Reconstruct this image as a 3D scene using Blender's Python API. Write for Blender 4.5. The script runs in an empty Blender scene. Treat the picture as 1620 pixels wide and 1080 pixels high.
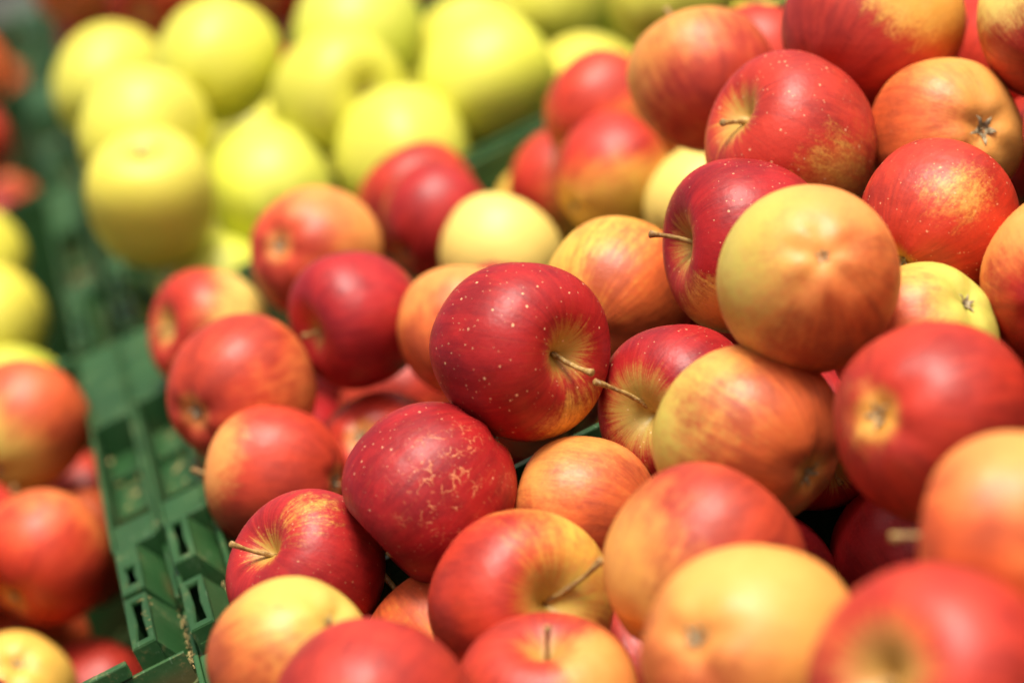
import bpy, bmesh, math, random
from mathutils import Vector, Matrix
S = bpy.context.scene
C = S.collection
# ------------------------------------------------------------------ camera
E1 = Vector((.892541, .446021, -.066603)); E2 = Vector((-.189619, .237175, -.952782)); E3 = Vector((-.409164, .863026, .296262))
ROT = Matrix((E1, E2, E3))                       # camera axes -> world axes (the photographer held the camera tilted)
CAM = Vector((.0985, -1.14, .404))
cam = bpy.data.cameras.new('camera'); co = bpy.data.objects.new('camera', cam); C.objects.link(co)
cam.lens = 100; cam.sensor_width = 36; cam.clip_start = .05; cam.clip_end = 100
co.matrix_world = Matrix.Translation(CAM) @ ROT.to_4x4()
cam.dof.use_dof = True; cam.dof.focus_distance = 1.175; cam.dof.aperture_fstop = 4.2; cam.dof.aperture_blades = 0
S.camera = co
# ------------------------------------------------------------------ daylight
SUN = (ROT @ Vector((-.12, .87, .42))).normalized()
elev = math.asin(SUN.z); azi = math.atan2(SUN.x, SUN.y)
w = bpy.data.worlds.new('World'); S.world = w; w.use_nodes = True
nt = w.node_tree; bg = nt.nodes['Background']
sky = nt.nodes.new('ShaderNodeTexSky'); sky.sky_type = 'NISHITA'; sky.sun_disc = False
sky.sun_elevation = elev; sky.sun_rotation = azi; sky.dust_density = 7.0; sky.air_density = .35; sky.ozone_density = 0.
nt.links.new(sky.outputs[0], bg.inputs[0]); bg.inputs[1].default_value = .125
sun = bpy.data.lights.new('sun', 'SUN'); so = bpy.data.objects.new('sun', sun); C.objects.link(so)
sun.energy = 2.6; sun.angle = math.radians(22); sun.color = (1, .95, .84)
so.rotation_euler = SUN.to_track_quat('Z', 'Y').to_euler(); so.location = SUN * 5
S.view_settings.view_transform = 'Standard'; S.view_settings.look = 'None'; S.view_settings.exposure = .62; S.view_settings.gamma = 1
S.render.engine = 'CYCLES'
S.cycles.max_bounces = 6; S.cycles.diffuse_bounces = 4; S.cycles.glossy_bounces = 2

# ------------------------------------------------------------------ node helper
class NT:
    def __init__(s, name):
        s.m = bpy.data.materials.new(name); s.m.use_nodes = True; s.t = s.m.node_tree
        s.b = s.t.nodes['Principled BSDF']
    def n(s, typ, **kw):
        x = s.t.nodes.new('ShaderNode' + typ)
        for k, v in kw.items(): setattr(x, k, v)
        return x
    def put(s, sock, v):
        if hasattr(v, 'is_linked') or isinstance(v, bpy.types.NodeSocket): s.t.links.new(v, sock)
        elif v is not None: sock.default_value = v
    def math(s, op, a, b=None, c=None, clamp=False):
        x = s.n('Math', operation=op, use_clamp=clamp)
        for i, v in enumerate((a, b, c)):
            if v is not None: s.put(x.inputs[i], v)
        return x.outputs[0]
    def add(s, a, b): return s.math('ADD', a, b)
    def sub(s, a, b): return s.math('SUBTRACT', a, b)
    def mul(s, a, b): return s.math('MULTIPLY', a, b)
    def vec(s, op, a, b=None, sc=None):
        x = s.n('VectorMath', operation=op)
        s.put(x.inputs[0], a)
        if b is not None: s.put(x.inputs[1], b)
        if sc is not None: s.put(x.inputs[3], sc)
        return x.outputs[1] if op in ('DOT_PRODUCT', 'LENGTH') else x.outputs[0]
    def step(s, v, a, b, lo=0., hi=1.):
        x = s.n('MapRange', interpolation_type='SMOOTHSTEP')
        s.put(x.inputs[0], v); s.put(x.inputs[1], a); s.put(x.inputs[2], b); x.inputs[3].default_value = lo; x.inputs[4].default_value = hi
        return x.outputs[0]
    def mix(s, f, a, b, mode='MIX'):
        x = s.n('Mix', data_type='RGBA', blend_type=mode)
        s.put(x.inputs[0], f); s.put(x.inputs[6], a); s.put(x.inputs[7], b)
        return x.outputs[2]
    def noise(s, v, scale, detail=3., rough=.55, dist=0.):
        x = s.n('TexNoise'); s.put(x.inputs['Vector'], v)
        x.inputs['Scale'].default_value = scale; x.inputs['Detail'].default_value = detail
        x.inputs['Roughness'].default_value = rough; x.inputs['Distortion'].default_value = dist
        return x.outputs[0]
    def voro(s, v, scale, feature='F1'):
        x = s.n('TexVoronoi', feature=feature); s.put(x.inputs['Vector'], v); x.inputs['Scale'].default_value = scale
        return x.outputs
    def attr(s, name):
        x = s.n('Attribute', attribute_type='OBJECT', attribute_name=name); return x.outputs
    def sep(s, v):
        x = s.n('SeparateXYZ'); s.put(x.inputs[0], v); return x.outputs
    def comb(s, x_, y_, z_):
        x = s.n('CombineXYZ')
        for i, v in enumerate((x_, y_, z_)): s.put(x.inputs[i], v)
        return x.outputs[0]
    def bump(s, h, strength, dist):
        x = s.n('Bump'); x.inputs['Strength'].default_value = strength; x.inputs['Distance'].default_value = dist
        s.put(x.inputs['Height'], h); s.t.links.new(x.outputs[0], s.b.inputs['Normal'])

def skin_material():
    q = NT('apple_skin')
    P = q.n('TexCoord').outputs['Object']
    N = q.vec('NORMALIZE', P)
    seed = q.attr('seed')['Fac']
    Ps = q.vec('ADD', P, q.comb(q.mul(seed, 17.3), q.mul(seed, 5.1), q.mul(seed, -9.7)))
    x, y, z = q.sep(P)
    rho = q.math('MAXIMUM', q.math('SQRT', q.add(q.mul(x, x), q.mul(y, y))), .02)
    sv = q.comb(q.add(q.mul(q.math('DIVIDE', x, rho), 5.5), q.mul(seed, 11.)), q.mul(q.math('DIVIDE', y, rho), 5.5), q.mul(z, 1.1))
    n1 = q.sub(q.noise(Ps, 1.5, 3.), .5)
    n2 = q.sub(q.noise(sv, 1.6, 5., .68, .3), .5)
    sv2 = q.comb(q.add(q.mul(q.math('DIVIDE', x, rho), 16.), q.mul(seed, 7.)), q.mul(q.math('DIVIDE', y, rho), 16.), q.mul(z, 3.))
    n4 = q.sub(q.noise(sv2, 1.5, 4., .65), .5)
    cal = q.math('MAXIMUM', q.step(rho, .1, .75), q.step(z, -.2, .1))       # streaks fade out round the calyx
    n2 = q.mul(n2, q.add(.3, q.mul(cal, .7))); n4 = q.mul(n4, q.add(.2, q.mul(cal, .8)))
    n3 = q.sub(q.noise(Ps, 8., 4., .6), .5)
    sv3 = q.comb(q.add(q.mul(q.math('DIVIDE', x, rho), 26.), q.mul(seed, 3.)), q.mul(q.math('DIVIDE', y, rho), 26.), q.mul(z, 14.))
    n5 = q.add(q.mul(q.sub(q.noise(Ps, 30., 4., .7), .5), .6), q.mul(q.sub(q.noise(sv3, 1.3, 3., .7), .5), .6))
    streak = q.attr('streak')['Fac']
    cov = q.add(q.attr('blush_bias')['Fac'], q.mul(q.attr('blush_gain')['Fac'], q.vec('DOT_PRODUCT', N, q.attr('blush_dir')['Vector'])))
    cov = q.add(cov, q.mul(n1, .8))
    cov = q.add(cov, q.mul(n2, q.add(.50, q.mul(streak, 1.1))))
    cov = q.add(cov, q.add(q.mul(n3, .45), q.add(q.mul(n4, .25), q.mul(n5, .75))))
    cov = q.step(cov, -.3, .55)
    pm = q.add(q.vec('DOT_PRODUCT', N, q.attr('patch_dir')['Vector']), q.add(q.mul(n1, .25), q.add(q.mul(n2, .35), q.add(q.mul(n3, .22), q.mul(n5, .35)))))
    pc = q.attr('patch_cos')['Fac']
    pm = q.step(pm, q.sub(pc, .12), q.add(pc, .16))
    cov = q.mul(cov, q.sub(1., q.mul(pm, .85)))
    cav = q.attr('hollow')['Fac']
    cm = q.mul(q.step(q.add(rho, q.add(q.mul(n2, .55), q.add(q.mul(n4, .4), q.mul(n5, .5)))), q.add(cav, .12), q.mul(cav, .35)), q.step(z, .15, .4))
    cov = q.mul(cov, q.sub(1., q.mul(cm, .72)))
    # small calyx halo
    ym = q.mul(q.step(q.add(rho, q.mul(n2, .3)), .34, .12), q.step(z, -.3, -.55))
    cov = q.mul(cov, q.sub(1., q.mul(ym, .7)))
    # flesh tone below the blush
    base = q.attr('base_col')['Color']
    gr = q.add(q.vec('DOT_PRODUCT', N, q.attr('green_dir')['Vector']), q.mul(n1, .5))
    gr = q.mul(q.step(gr, -.1, .9), q.attr('green')['Fac'])
    base = q.mix(gr, base, (.50, .50, .09, 1))
    base = q.mix(q.mul(cm, .75), base, (.36, .34, .06, 1))
    base = q.mix(q.step(n3, -.1, .25, 0, .35), base, q.mix(.5, base, (.80, .50, .16, 1)))
    red = q.attr('red_col')['Color']
    dark = q.mix(1., red, (.60, .58, .72, 1), 'MULTIPLY')
    red2 = q.mix(q.step(q.add(n1, q.mul(n2, .8)), -.18, .22), red, dark)
    red2 = q.mix(q.step(n4, .05, .3, 0, .35), red2, q.mix(.4, red2, (.70, .20, .06, 1)))
    col = q.mix(cov, base, red2)
    # lenticels
    dots = q.attr('dots')['Fac']
    warp = q.vec('ADD', Ps, q.comb(q.mul(n3, .03), q.mul(n4, .03), 0.))
    v1 = q.voro(warp, 8.5); v2 = q.voro(warp, 14.)
    r1 = q.sep(v1['Color']); r2 = q.sep(v2['Color'])
    rad1 = q.add(.075, q.mul(r1[1], .105))
    d1 = q.mul(q.step(v1['Distance'], rad1, q.mul(rad1, .45)), q.math('GREATER_THAN', r1[0], .22))
    rad2 = q.add(.09, q.mul(r2[1], .08))
    d2 = q.mul(q.step(v2['Distance'], rad2, q.mul(rad2, .45)), q.math('GREATER_THAN', r2[0], .40))
    dm = q.mul(q.mul(q.math('MAXIMUM', d1, q.mul(d2, .75)), dots), .66)
    col = q.mix(dm, col, q.mix(.35, (.86, .56, .36, 1), base))
    # russet net
    net = q.attr('net')['Fac']
    nv = q.vec('ADD', P, q.vec('SCALE', q.comb(q.sub(q.noise(P, 5., 3.), .5), q.sub(q.noise(q.vec('ADD', P, (3.1, 1.7, .4)), 5., 3.), .5), 0.), sc=.35))
    e = q.voro(nv, 5.)['Distance']
    ed = q.n('TexVoronoi', feature='DISTANCE_TO_EDGE'); q.put(ed.inputs['Vector'], nv); ed.inputs['Scale'].default_value = 6.5
    nm = q.mul(q.step(ed.outputs[0], .065, .008), q.step(q.noise(P, 4., 3., .7), .50, .62))
    nm = q.mul(nm, q.step(q.vec('DOT_PRODUCT', N, q.attr('net_dir')['Vector']), .55, .9))
    fl = q.mul(q.step(q.noise(P, 17., 3., .7), .60, .72), q.step(q.vec('DOT_PRODUCT', N, q.attr('net_dir')['Vector']), .2, .9))
    col = q.mix(q.mul(q.math('MAXIMUM', nm, q.mul(fl, .45)), q.mul(net, .66)), col, (.74, .30, .12, 1))
    # brown bruise spots
    sp = q.voro(q.vec('ADD', Ps, q.comb(q.mul(n3, .12), q.mul(n4, .1), 0.)), 1.7)
    sm = q.mul(q.step(sp['Distance'], .13, .05), q.attr('spots')['Fac'])
    col = q.mix(q.mul(sm, .75), col, (.20, .13, .04, 1))
    col = q.mix(1., col, q.comb(q.add(1., q.mul(n5, .42)), q.add(1., q.mul(n5, .5)), q.add(1., q.mul(n5, .4))), 'MULTIPLY')
    q.put(q.b.inputs['Base Color'], col)
    q.put(q.b.inputs['Roughness'], q.add(.43, q.add(q.mul(n3, .12), q.mul(dm, .15))))
    q.b.inputs['Specular IOR Level'].default_value = .34
    hh = q.add(q.mul(q.noise(Ps, 26., 3., .6), .5), q.add(q.mul(q.noise(Ps, 4.5, 2.), 2.2), q.add(q.mul(dm, .25), q.mul(q.mul(nm, net), 1.2))))
    q.bump(hh, .22, .0009)
    return q.m

def stem_material():
    q = NT('apple_stem'); P = q.n('TexCoord').outputs['Object']
    n = q.noise(P, 14., 4., .6); z = q.sep(P)[2]
    c = q.mix(q.step(n, .35, .65), (.20, .095, .022, 1), (.42, .27, .075, 1))
    c = q.mix(q.step(q.noise(P, 40., 2.), .58, .7, 0, .6), c, (.55, .46, .28, 1))
    q.put(q.b.inputs['Base Color'], c); q.b.inputs['Roughness'].default_value = .6; q.bump(n, .4, .0006); return q.m

def calyx_material():
    q = NT('dry_calyx'); P = q.n('TexCoord').outputs['Object']
    n = q.noise(P, 16., 4., .6)
    q.put(q.b.inputs['Base Color'], q.mix(q.step(n, .35, .68), (.14, .085, .035, 1), (.58, .50, .30, 1)))
    q.b.inputs['Roughness'].default_value = .8; q.bump(n, .5, .0008); return q.m

def plastic_material():
    q = NT('green_crate_plastic'); g = q.n('NewGeometry'); P = g.outputs['Position']
    n = q.noise(P, 28., 5., .65); f = q.noise(P, 210., 4., .7); l = q.noise(P, 7., 3.)
    c = q.mix(q.step(l, .35, .7), (.012, .056, .012, 1), (.024, .092, .022, 1))
    c = q.mix(q.step(n, .48, .75, 0, .45), c, (.075, .130, .045, 1))                   # scuffed, dusty plastic
    c = q.mix(q.mul(q.step(f, .55, .72), q.step(n, .45, .65)), c, (.20, .17, .06, 1))  # dirt flecks
    pv = q.sep(P); sc = q.noise(q.comb(q.mul(pv[0], 900.), q.mul(pv[1], 60.), q.mul(pv[2], 300.)), 1., 3., .6)
    c = q.mix(q.mul(q.step(sc, .60, .72), q.step(n, .40, .6, 0, .7)), c, (.14, .22, .12, 1))   # scratches along the rims
    c = q.mix(q.mul(q.step(q.sep(P)[2], -.012, -.02), q.step(q.noise(P, 16., 3.), .45, .68, 0, .65)), c, (.13, .085, .03, 1))  # grime in the pockets
    q.put(q.b.inputs['Base Color'], c)
    q.put(q.b.inputs['Roughness'], q.add(.38, q.mul(n, .3))); q.b.inputs['Specular IOR Level'].default_value = .4
    q.bump(q.add(f, n), .25, .0008); return q.m

def simple(name, c1, c2, scale, rough=.8):
    q = NT(name); P = q.n('NewGeometry').outputs['Position']
    n = q.noise(P, scale, 5., .6)
    q.put(q.b.inputs['Base Color'], q.mix(n, (*c1, 1), (*c2, 1))); q.b.inputs['Roughness'].default_value = rough
    q.bump(n, .3, .002); return q.m

M_SKIN = skin_material(); M_STEM = stem_material(); M_CALYX = calyx_material(); M_PLAS = plastic_material()
M_BOARD = simple('worn_boards', (.045, .05, .038), (.085, .085, .065), 22.)
M_STRAW = simple('dry_straw', (.42, .30, .10), (.60, .46, .20), 300.)

def link(name, me, mat, parent=None):
    if mat is not None and not me.materials: me.materials.append(mat)
    o = bpy.data.objects.new(name, me); C.objects.link(o); o.parent = parent; return o
def mesh(name, bm, smooth=False):
    bm.normal_update()
    me = bpy.data.meshes.new(name); bm.to_mesh(me); bm.free()
    if smooth: me.shade_smooth()
    return me
def box(bm, x0, x1, y0, y1, z0, z1, bev=0.):
    vs = [bm.verts.new((x, y, z)) for z in (z0, z1) for y in (y0, y1) for x in (x0, x1)]
    fs = [bm.faces.new([vs[i] for i in f]) for f in ((0, 2, 3, 1), (4, 5, 7, 6), (0, 1, 5, 4), (2, 6, 7, 3), (0, 4, 6, 2), (1, 3, 7, 5))]
    if bev:
        es = list({e for f in fs for e in f.edges})
        bmesh.ops.bevel(bm, geom=es, offset=bev, segments=2, affect='EDGES', profile=.5)
def tube(bm, pts, rads, seg=10):
    rings = []
    for i, p in enumerate(pts):
        t = (pts[min(i + 1, len(pts) - 1)] - pts[max(i - 1, 0)]).normalized()
        a = t.orthogonal().normalized() if i == 0 else (a - t * a.dot(t)).normalized()
        b = t.cross(a)
        rings.append([bm.verts.new(p + (a * math.cos(k * 2 * math.pi / seg) + b * math.sin(k * 2 * math.pi / seg)) * rads[i]) for k in range(seg)])
    for r0, r1 in zip(rings, rings[1:]):
        for k in range(seg): bm.faces.new((r0[k], r0[(k + 1) % seg], r1[(k + 1) % seg], r1[k]))
    bm.faces.new(rings[0][::-1]); bm.faces.new(rings[-1])

# ------------------------------------------------------------------ the setting: the boards the crates stand on
bm = bmesh.new(); box(bm, -3, 3, -2.5, 4, -.30, -.186)
o = link('table_top', mesh('table_top', bm), M_BOARD); o['kind'] = 'structure'

# ------------------------------------------------------------------ crates
CW, CD = .60, .536
ZT, ZF, ZB = -.004, -.025, -.172     # rim top, pocket floor, crate base
RW = .0255                           # width of a side rim
def hourglass_block(x0, y0, y1, slot):
    """raised block with an hourglass slot and a wedge falling away on its right"""
    x1 = x0 + .0110; ym = (y0 + y1) / 2; bm = bmesh.new()
    sx0, sx1, sm = x0 + .0032, x0 + .0082, x0 + .0057
    sy0, sy1 = slot; w_ = .0015
    out = [(x0, y0), (x1, y0), (x1, ym), (x1, y1), (x0, y1), (x0, ym)]
    smy = (sy0 + sy1) / 2
    inn = [(sx0, sy0), (sx1, sy0), (sm + w_, smy), (sx1, sy1), (sx0, sy1), (sm - w_, smy)]
    zt = ZT + .0015; zs = zt - .002
    ot = [bm.verts.new((*p, zt)) for p in out]; ob = [bm.verts.new((*p, ZF)) for p in out]
    it = [bm.verts.new((*p, zt)) for p in inn]; ib = [bm.verts.new((*p, zs)) for p in inn]
    for i in range(6):
        j = (i + 1) % 6
        bm.faces.new((ot[i], ot[j], it[j], it[i])); bm.faces.new((ob[i], ob[j], ot[j], ot[i])); bm.faces.new((it[i], it[j], ib[j], ib[i]))
    cb = [bm.verts.new((x, y, zt - .0022)) for x, y in ((x0 + .001, y0 + .001), (x1 - .001, y0 + .001), (x1 - .001, ym), (x1 - .001, y1 - .001), (x0 + .001, y1 - .001), (x0 + .001, ym))]
    fb = [bm.verts.new((v.co.x, v.co.y, zt - .075)) for v in cb]
    for i in range(6):
        j = (i + 1) % 6
        bm.faces.new((ib[i], ib[j], cb[j], cb[i])); bm.faces.new((cb[i], cb[j], fb[j], fb[i]))
    bm.faces.new(fb)
    es = [e for e in bm.edges if (e.verts[0] in ot and e.verts[1] in ot) or (e.verts[0] in it and e.verts[1] in it)]
    bmesh.ops.bevel(bm, geom=es, offset=.0006, segments=2, affect='EDGES')
    # wedge
    wx0, wx1 = x1 + .0002, x1 + .0088
    a = [bm.verts.new(p) for p in ((wx0, y0 + .001, zt - .0018), (wx0, y1 - .001, zt - .0018), (wx1, y1 + .004, ZF + .004), (wx1, y0 + .001, ZF + .004), (wx0, y0 + .001, ZF), (wx0, y1 - .001, ZF), (wx1, y1 + .004, ZF), (wx1, y0 + .001, ZF))]
    for f in ((0, 3, 2, 1), (0, 4, 7, 3), (3, 7, 6, 2), (1, 2, 6, 5), (0, 1, 5, 4)): bm.faces.new([a[i] for i in f])
    return mesh('slotted_block', bm)
def rim_parts(x0, blocks, gaps, root, lefthand):
    """one long side rim: two rails, floor, cross plates, slotted blocks, rounded corner lip"""
    def part(name, *boxes, bev=.0007):
        bm = bmesh.new()
        for b in boxes: box(bm, *b, bev)
        return link(name, mesh(name, bm), M_PLAS, root)
    t = .0024; x1 = x0 + RW
    ys = blocks[-1][1] + .004
    part('rim_floor', (x0 + t + .0002, x1 - t - .0002, ys - .001, CD - .003, ZF - .003, ZF - .0003), (x0 + .0134, x1 - t - .0002, -.006, ys - .0012, ZF - .003, ZF - .0003), bev=.0003)
    part('rail', (x0, x0 + t, ys, CD, ZF - .02, ZT)); part('rail', (x1 - t, x1, ys, CD, ZF - .02, ZT))
    # low lip rails along the blocks and the rounded near corner
    for s, xa in ((0, x0), (1, x1 - t)):
        part('lip', (xa, xa + t, .002, .0795, ZF - .02, ZF + (.0055 if s else .007)))
        part('rail', (xa, xa + t, .080, ys - .0005, ZF - .02, ZF + (.013 if s else .0165)))
    bm = bmesh.new(); R = .011; pts = []
    for k in range(9):
        a = math.pi + k * math.pi / 16; pts.append((x0 + R + R * math.cos(a), -.010 + R + R * math.sin(a)))
    for k in range(9):
        a = 1.5 * math.pi + k * math.pi / 16; pts.append((x1 - R + R * math.cos(a), -.010 + R + R * math.sin(a)))
    ring = []
    for (px, py) in pts:
        cx = min(max(px, x0 + R), x1 - R); cy = R - .010; dx, dy = px - cx, py - cy; L = math.hypot(dx, dy) or 1
        qx, qy = px - dx / L * t, py - dy / L * t
        ring.append([bm.verts.new((px, py, ZF - .06)), bm.verts.new((px, py, ZF + .0045)), bm.verts.new((qx, qy, ZF + .0045)), bm.verts.new((qx, qy, ZF - .003))])
    for a, b in zip(ring, ring[1:]):
        for i in range(3): bm.faces.new((a[i], b[i], b[i + 1], a[i + 1]))
    me = mesh('corner_lip', bm); link('corner_lip', me, M_PLAS, root)
    for (y0, y1, s0, s1) in blocks: link('slotted_block', hourglass_block(x0 + .0021, y0, y1, (s0, s1)), M_PLAS, root)
    for (y0, y1, z) in gaps: part('cross_plate', (x0 + t + .0001, x1 - t - .0001, y0, y1, ZF - .002, z), bev=.0009)
    for yy in (.255, .322): part('cross_rib', (x0 + t + .0001, x1 - t - .0001, yy, yy + .0016, ZF - .001, ZF + .004), bev=.0004)

def make_crate():
    root = bpy.data.objects.new('plastic_crate', None); C.objects.link(root)
    rim_parts(.0005, ((.003, .066, .010, .059), (.094, .156, .101, .150)), ((.161, .196, ZT - .001), (.385, .534, ZT - .0008)), root, True)
    rim_parts(CW - RW - .0005, ((.015, .079, .022, .072), (.0855, .153, .096, .121)), ((.157, .193, ZT - .001), (.375, .534, ZT - .0008)), root, False)
    for y0 in (.0015, CD - .0065):
        bm = bmesh.new(); box(bm, RW + .002, CW - RW - .002, y0, y0 + .005, ZT - .005, ZT + .002, .0008)
        link('end_rail', mesh('end_rail', bm), M_PLAS, root)
        bm = bmesh.new(); box(bm, .004, CW - .004, y0 + .001, y0 + .004, ZB, ZT - .0055 - (.02 if False else 0))
        for k in range(11):
            xx = .05 + k * .05; 
            if y0 < .1: box(bm, xx, xx + .003, y0 - .0005, y0 + .0008, ZB + .01, ZT - .012)
            else: box(bm, xx, xx + .003, y0 + .0042, y0 + .0052, ZB + .01, ZT - .012)
        link('end_wall', mesh('end_wall', bm), M_PLAS, root)
    for x0 in (RW - .0035, CW - RW + .0005):
        bm = bmesh.new(); box(bm, x0, x0 + .003, .008, CD - .009, ZB, ZF - .0035)
        link('side_wall', mesh('side_wall', bm), M_PLAS, root)
    bm = bmesh.new(); box(bm, .004, CW - .004, .0045, CD - .0045, ZB - .006, ZB - .001)
    for k in range(9): box(bm, .04 + k * .06, .046 + k * .06, .01, CD - .01, ZB - .0008, ZB + .003)
    link('crate_base', mesh('crate_base', bm), M_PLAS, root)
    return root
def copy_thing(root):
    r = root.copy(); C.objects.link(r)
    for ch in list(root.children):
        c = ch.copy(); C.objects.link(c); c.parent = r
    return r
CR = make_crate(); PITCH = .551
CRATES = [(0, 1, 'green plastic crate in the middle heaped with red and orange freckled apples'),
          (-1, 1, 'green plastic crate at the left with slotted rim, holding a few orange red apples'),
          (0, 0, 'green plastic crate nearest the viewer, buried under the lowest red apples at bottom right'),
          (0, 2, 'green plastic crate full of yellow apples behind the red ones'),
          (-1, 2, 'green plastic crate at the left edge holding a few yellow apples'),
          (0, 3, 'green plastic crate of blurred red apples behind the yellow ones'),
          (-1, 3, 'blurred green plastic crate near the top left corner, beside the orange apples'),
          (-1, 4, 'very blurred green plastic crate farthest away in the top left corner'),
          (0, 4, 'very blurred green plastic crate behind the farthest red apples')]
jit = random.Random(5)
for i, (cx, cy, lab) in enumerate(CRATES):
    o = CR if i == 0 else copy_thing(CR)
    o.location = (cx * CW, cy * PITCH - PITCH, 0)
    if cy == 0: o.location.y -= .006
    if cy > 1: o.location.x += (.003 if cx == 0 else -.003); o.location.z -= .004 if cx else .0
    o['label'] = lab; o['category'] = 'crate'; o['group'] = 'green plastic crates of apples'

# bits of straw and leaf caught on the near rims
bm = bmesh.new(); rs = random.Random(8)
def bit(x, y, z, L, r):
    a = rs.uniform(0, 6.28); d = Vector((math.cos(a), math.sin(a), rs.uniform(-.15, .35))) * L
    p = Vector((x, y, z)); m_ = p + d * .5 + Vector((rs.uniform(-1, 1), rs.uniform(-1, 1), .4)) * L * .15
    tube(bm, [p, m_, p + d], [r, r, r * .6], 4)
for k in range(60): bit(-.0045 + rs.gauss(0, .0012), rs.uniform(.012, .09), ZF + .0052, rs.uniform(.0008, .003), rs.uniform(.0002, .0004))
for k in range(16): bit(-.0045 + rs.gauss(0, .0008), rs.gauss(.016, .004), ZF + .0065, rs.uniform(.002, .007), .00022)
for k in range(60): bit(.020 + rs.gauss(0, .0016), rs.uniform(.0, .11), ZF + .0058, rs.uniform(.0008, .004), rs.uniform(.0002, .0005))
for k in range(14): bit(-.0152 + rs.gauss(0, .002), rs.uniform(.03, .07), ZT + .0018, rs.uniform(.0005, .0012), .0002)
for k in range(40): bit(rs.choice((-.016, .012)) + rs.gauss(0, .004), rs.uniform(.2, .38), ZF + .0006, rs.uniform(.001, .006), rs.uniform(.0003, .0008))
o = link('straw_bits', mesh('straw_bits', bm), M_STRAW); o['kind'] = 'stuff'; o['label'] = 'tiny bits of dry straw and dust caught on the green crate rims'; o['category'] = 'straw'

# ------------------------------------------------------------------ apples
def apple_mesh(seed, golden, res, plain=False):
    r = random.Random(seed); bm = bmesh.new()
    nu, nv = res
    hz = r.uniform(.90, .98) if not golden else r.uniform(1.04, 1.12)
    sd, sw = r.uniform(.36, .46), r.uniform(.30, .36); cd, cw = r.uniform(.12, .19), r.uniform(.22, .28)
    tap = r.uniform(.03, .10); lobe = r.uniform(.008, .026); ph = r.uniform(0, 6.28)
    if plain: cd, cw, lobe = .05, .16, .004
    L = [(r.uniform(-1, 1), r.uniform(0, 6.28), k) for k in (1, 2, 3)]
    tx, ty = r.uniform(-.06, .06), r.uniform(-.06, .06)
    def pt(t, f):
        rho = math.sin(t); c = math.cos(t)
        rho = rho ** .94 if rho > 0 else 0
        z = hz * (abs(c) ** .93) * (1 if c > 0 else -1)
        k = 1 + tap * z + lobe * math.cos(5 * f + ph) * (1 - z) * .5 * min(1, rho * 1.5)
        for a, p0, m_ in L: k += .024 * a * math.cos(m_ * f + p0) * math.sin(t + p0)
        s0 = rho
        if c > 0: z += .05 - sd * math.exp(-(s0 / sw) ** 1.35) * (1 + .10 * math.cos(f + ph)) ; z += .02 * math.cos(2 * f + ph) * rho * c
        else: z += -.02 + cd * math.exp(-(s0 / cw) ** 1.7) - .02 * math.cos(5 * f + ph) * math.exp(-((s0 - .38) / .18) ** 2)
        q = rho * k
        return Vector((q * math.cos(f) + tx * z, q * math.sin(f) + ty * z, z))
    top = bm.verts.new(pt(1e-4, 0)); bot = bm.verts.new(pt(math.pi - 1e-4, 0)); rings = []
    for i in range(1, nv):
        u = i / nv; t = math.pi * (u - .055 * math.sin(4 * math.pi * u) * .9)   # closer rings at both poles
        rings.append([bm.verts.new(pt(t, 2 * math.pi * j / nu)) for j in range(nu)])
    for a, b in zip(rings, rings[1:]):
        for j in range(nu): bm.faces.new((a[j], b[j], b[(j + 1) % nu], a[(j + 1) % nu]))
    for j in range(nu):
        bm.faces.new((top, rings[0][j], rings[0][(j + 1) % nu])); bm.faces.new((bot, rings[-1][(j + 1) % nu], rings[-1][j]))
    return mesh('apple', bm, True), top_z(hz, sd), -hz - .02 + cd
def top_z(hz, sd): return hz + .05 - sd
def stem_mesh(z0, tip, seed, thick=1.):
    r = random.Random(seed); bm = bmesh.new(); p0 = Vector((0, 0, z0 - .03))
    side = Vector((r.uniform(-1, 1), r.uniform(-1, 1), 0)) * .04
    pts, rad = [], []
    for k in range(9):
        u = k / 8; pts.append(p0.lerp(tip, u) + side * math.sin(u * math.pi) + Vector((r.uniform(-1, 1), r.uniform(-1, 1), r.uniform(-1, 1))) * .004)
        rad.append(thick * (.026 + .008 * (1 - u) ** 2 + (.020 * max(0, (u - .72) / .28) ** 1.5)) * r.uniform(.94, 1.06))
    d = (pts[-1] - pts[-2]).normalized(); pts.append(pts[-1] + d * .012); rad.append(rad[-1] * .72)
    tube(bm, pts, rad, 10); return mesh('stem', bm, True)
def calyx_mesh(z0, seed, big=1.):
    r = random.Random(seed); bm = bmesh.new()
    for k in range(5):                                # five dry sepals curling outwards
        a = k * 2 * math.pi / 5 + r.uniform(-.25, .25); d = Vector((math.cos(a), math.sin(a), 0)); s = Vector((-d.y, d.x, 0))
        L = big * r.uniform(.09, .14); rows = []
        for i in range(5):
            u = i / 4; wv = big * .036 * (1 - u) ** .8 + .004
            c = Vector((0, 0, z0 + .012)) + d * (.018 + L * u) + Vector((0, 0, -.085 * big * math.sin(u * 2.0) + .02 * u * r.uniform(-1, 1)))
            rows.append((bm.verts.new(c - s * wv), bm.verts.new(c + Vector((0, 0, -.010))), bm.verts.new(c + s * wv)))
        for p, q in zip(rows, rows[1:]):
            for i in (0, 1): bm.faces.new((p[i], p[i + 1], q[i + 1], q[i]))
    for k in range(9):                                # stamen stubs in the middle
        a = r.uniform(0, 6.28); q = r.uniform(0, .03) * big; p = Vector((q * math.cos(a), q * math.sin(a), z0 + .02))
        tube(bm, [p, p + Vector((r.uniform(-.02, .02), r.uniform(-.02, .02), -.07 * big))], [.006, .004], 5)
    return mesh('calyx', bm, True)

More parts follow.
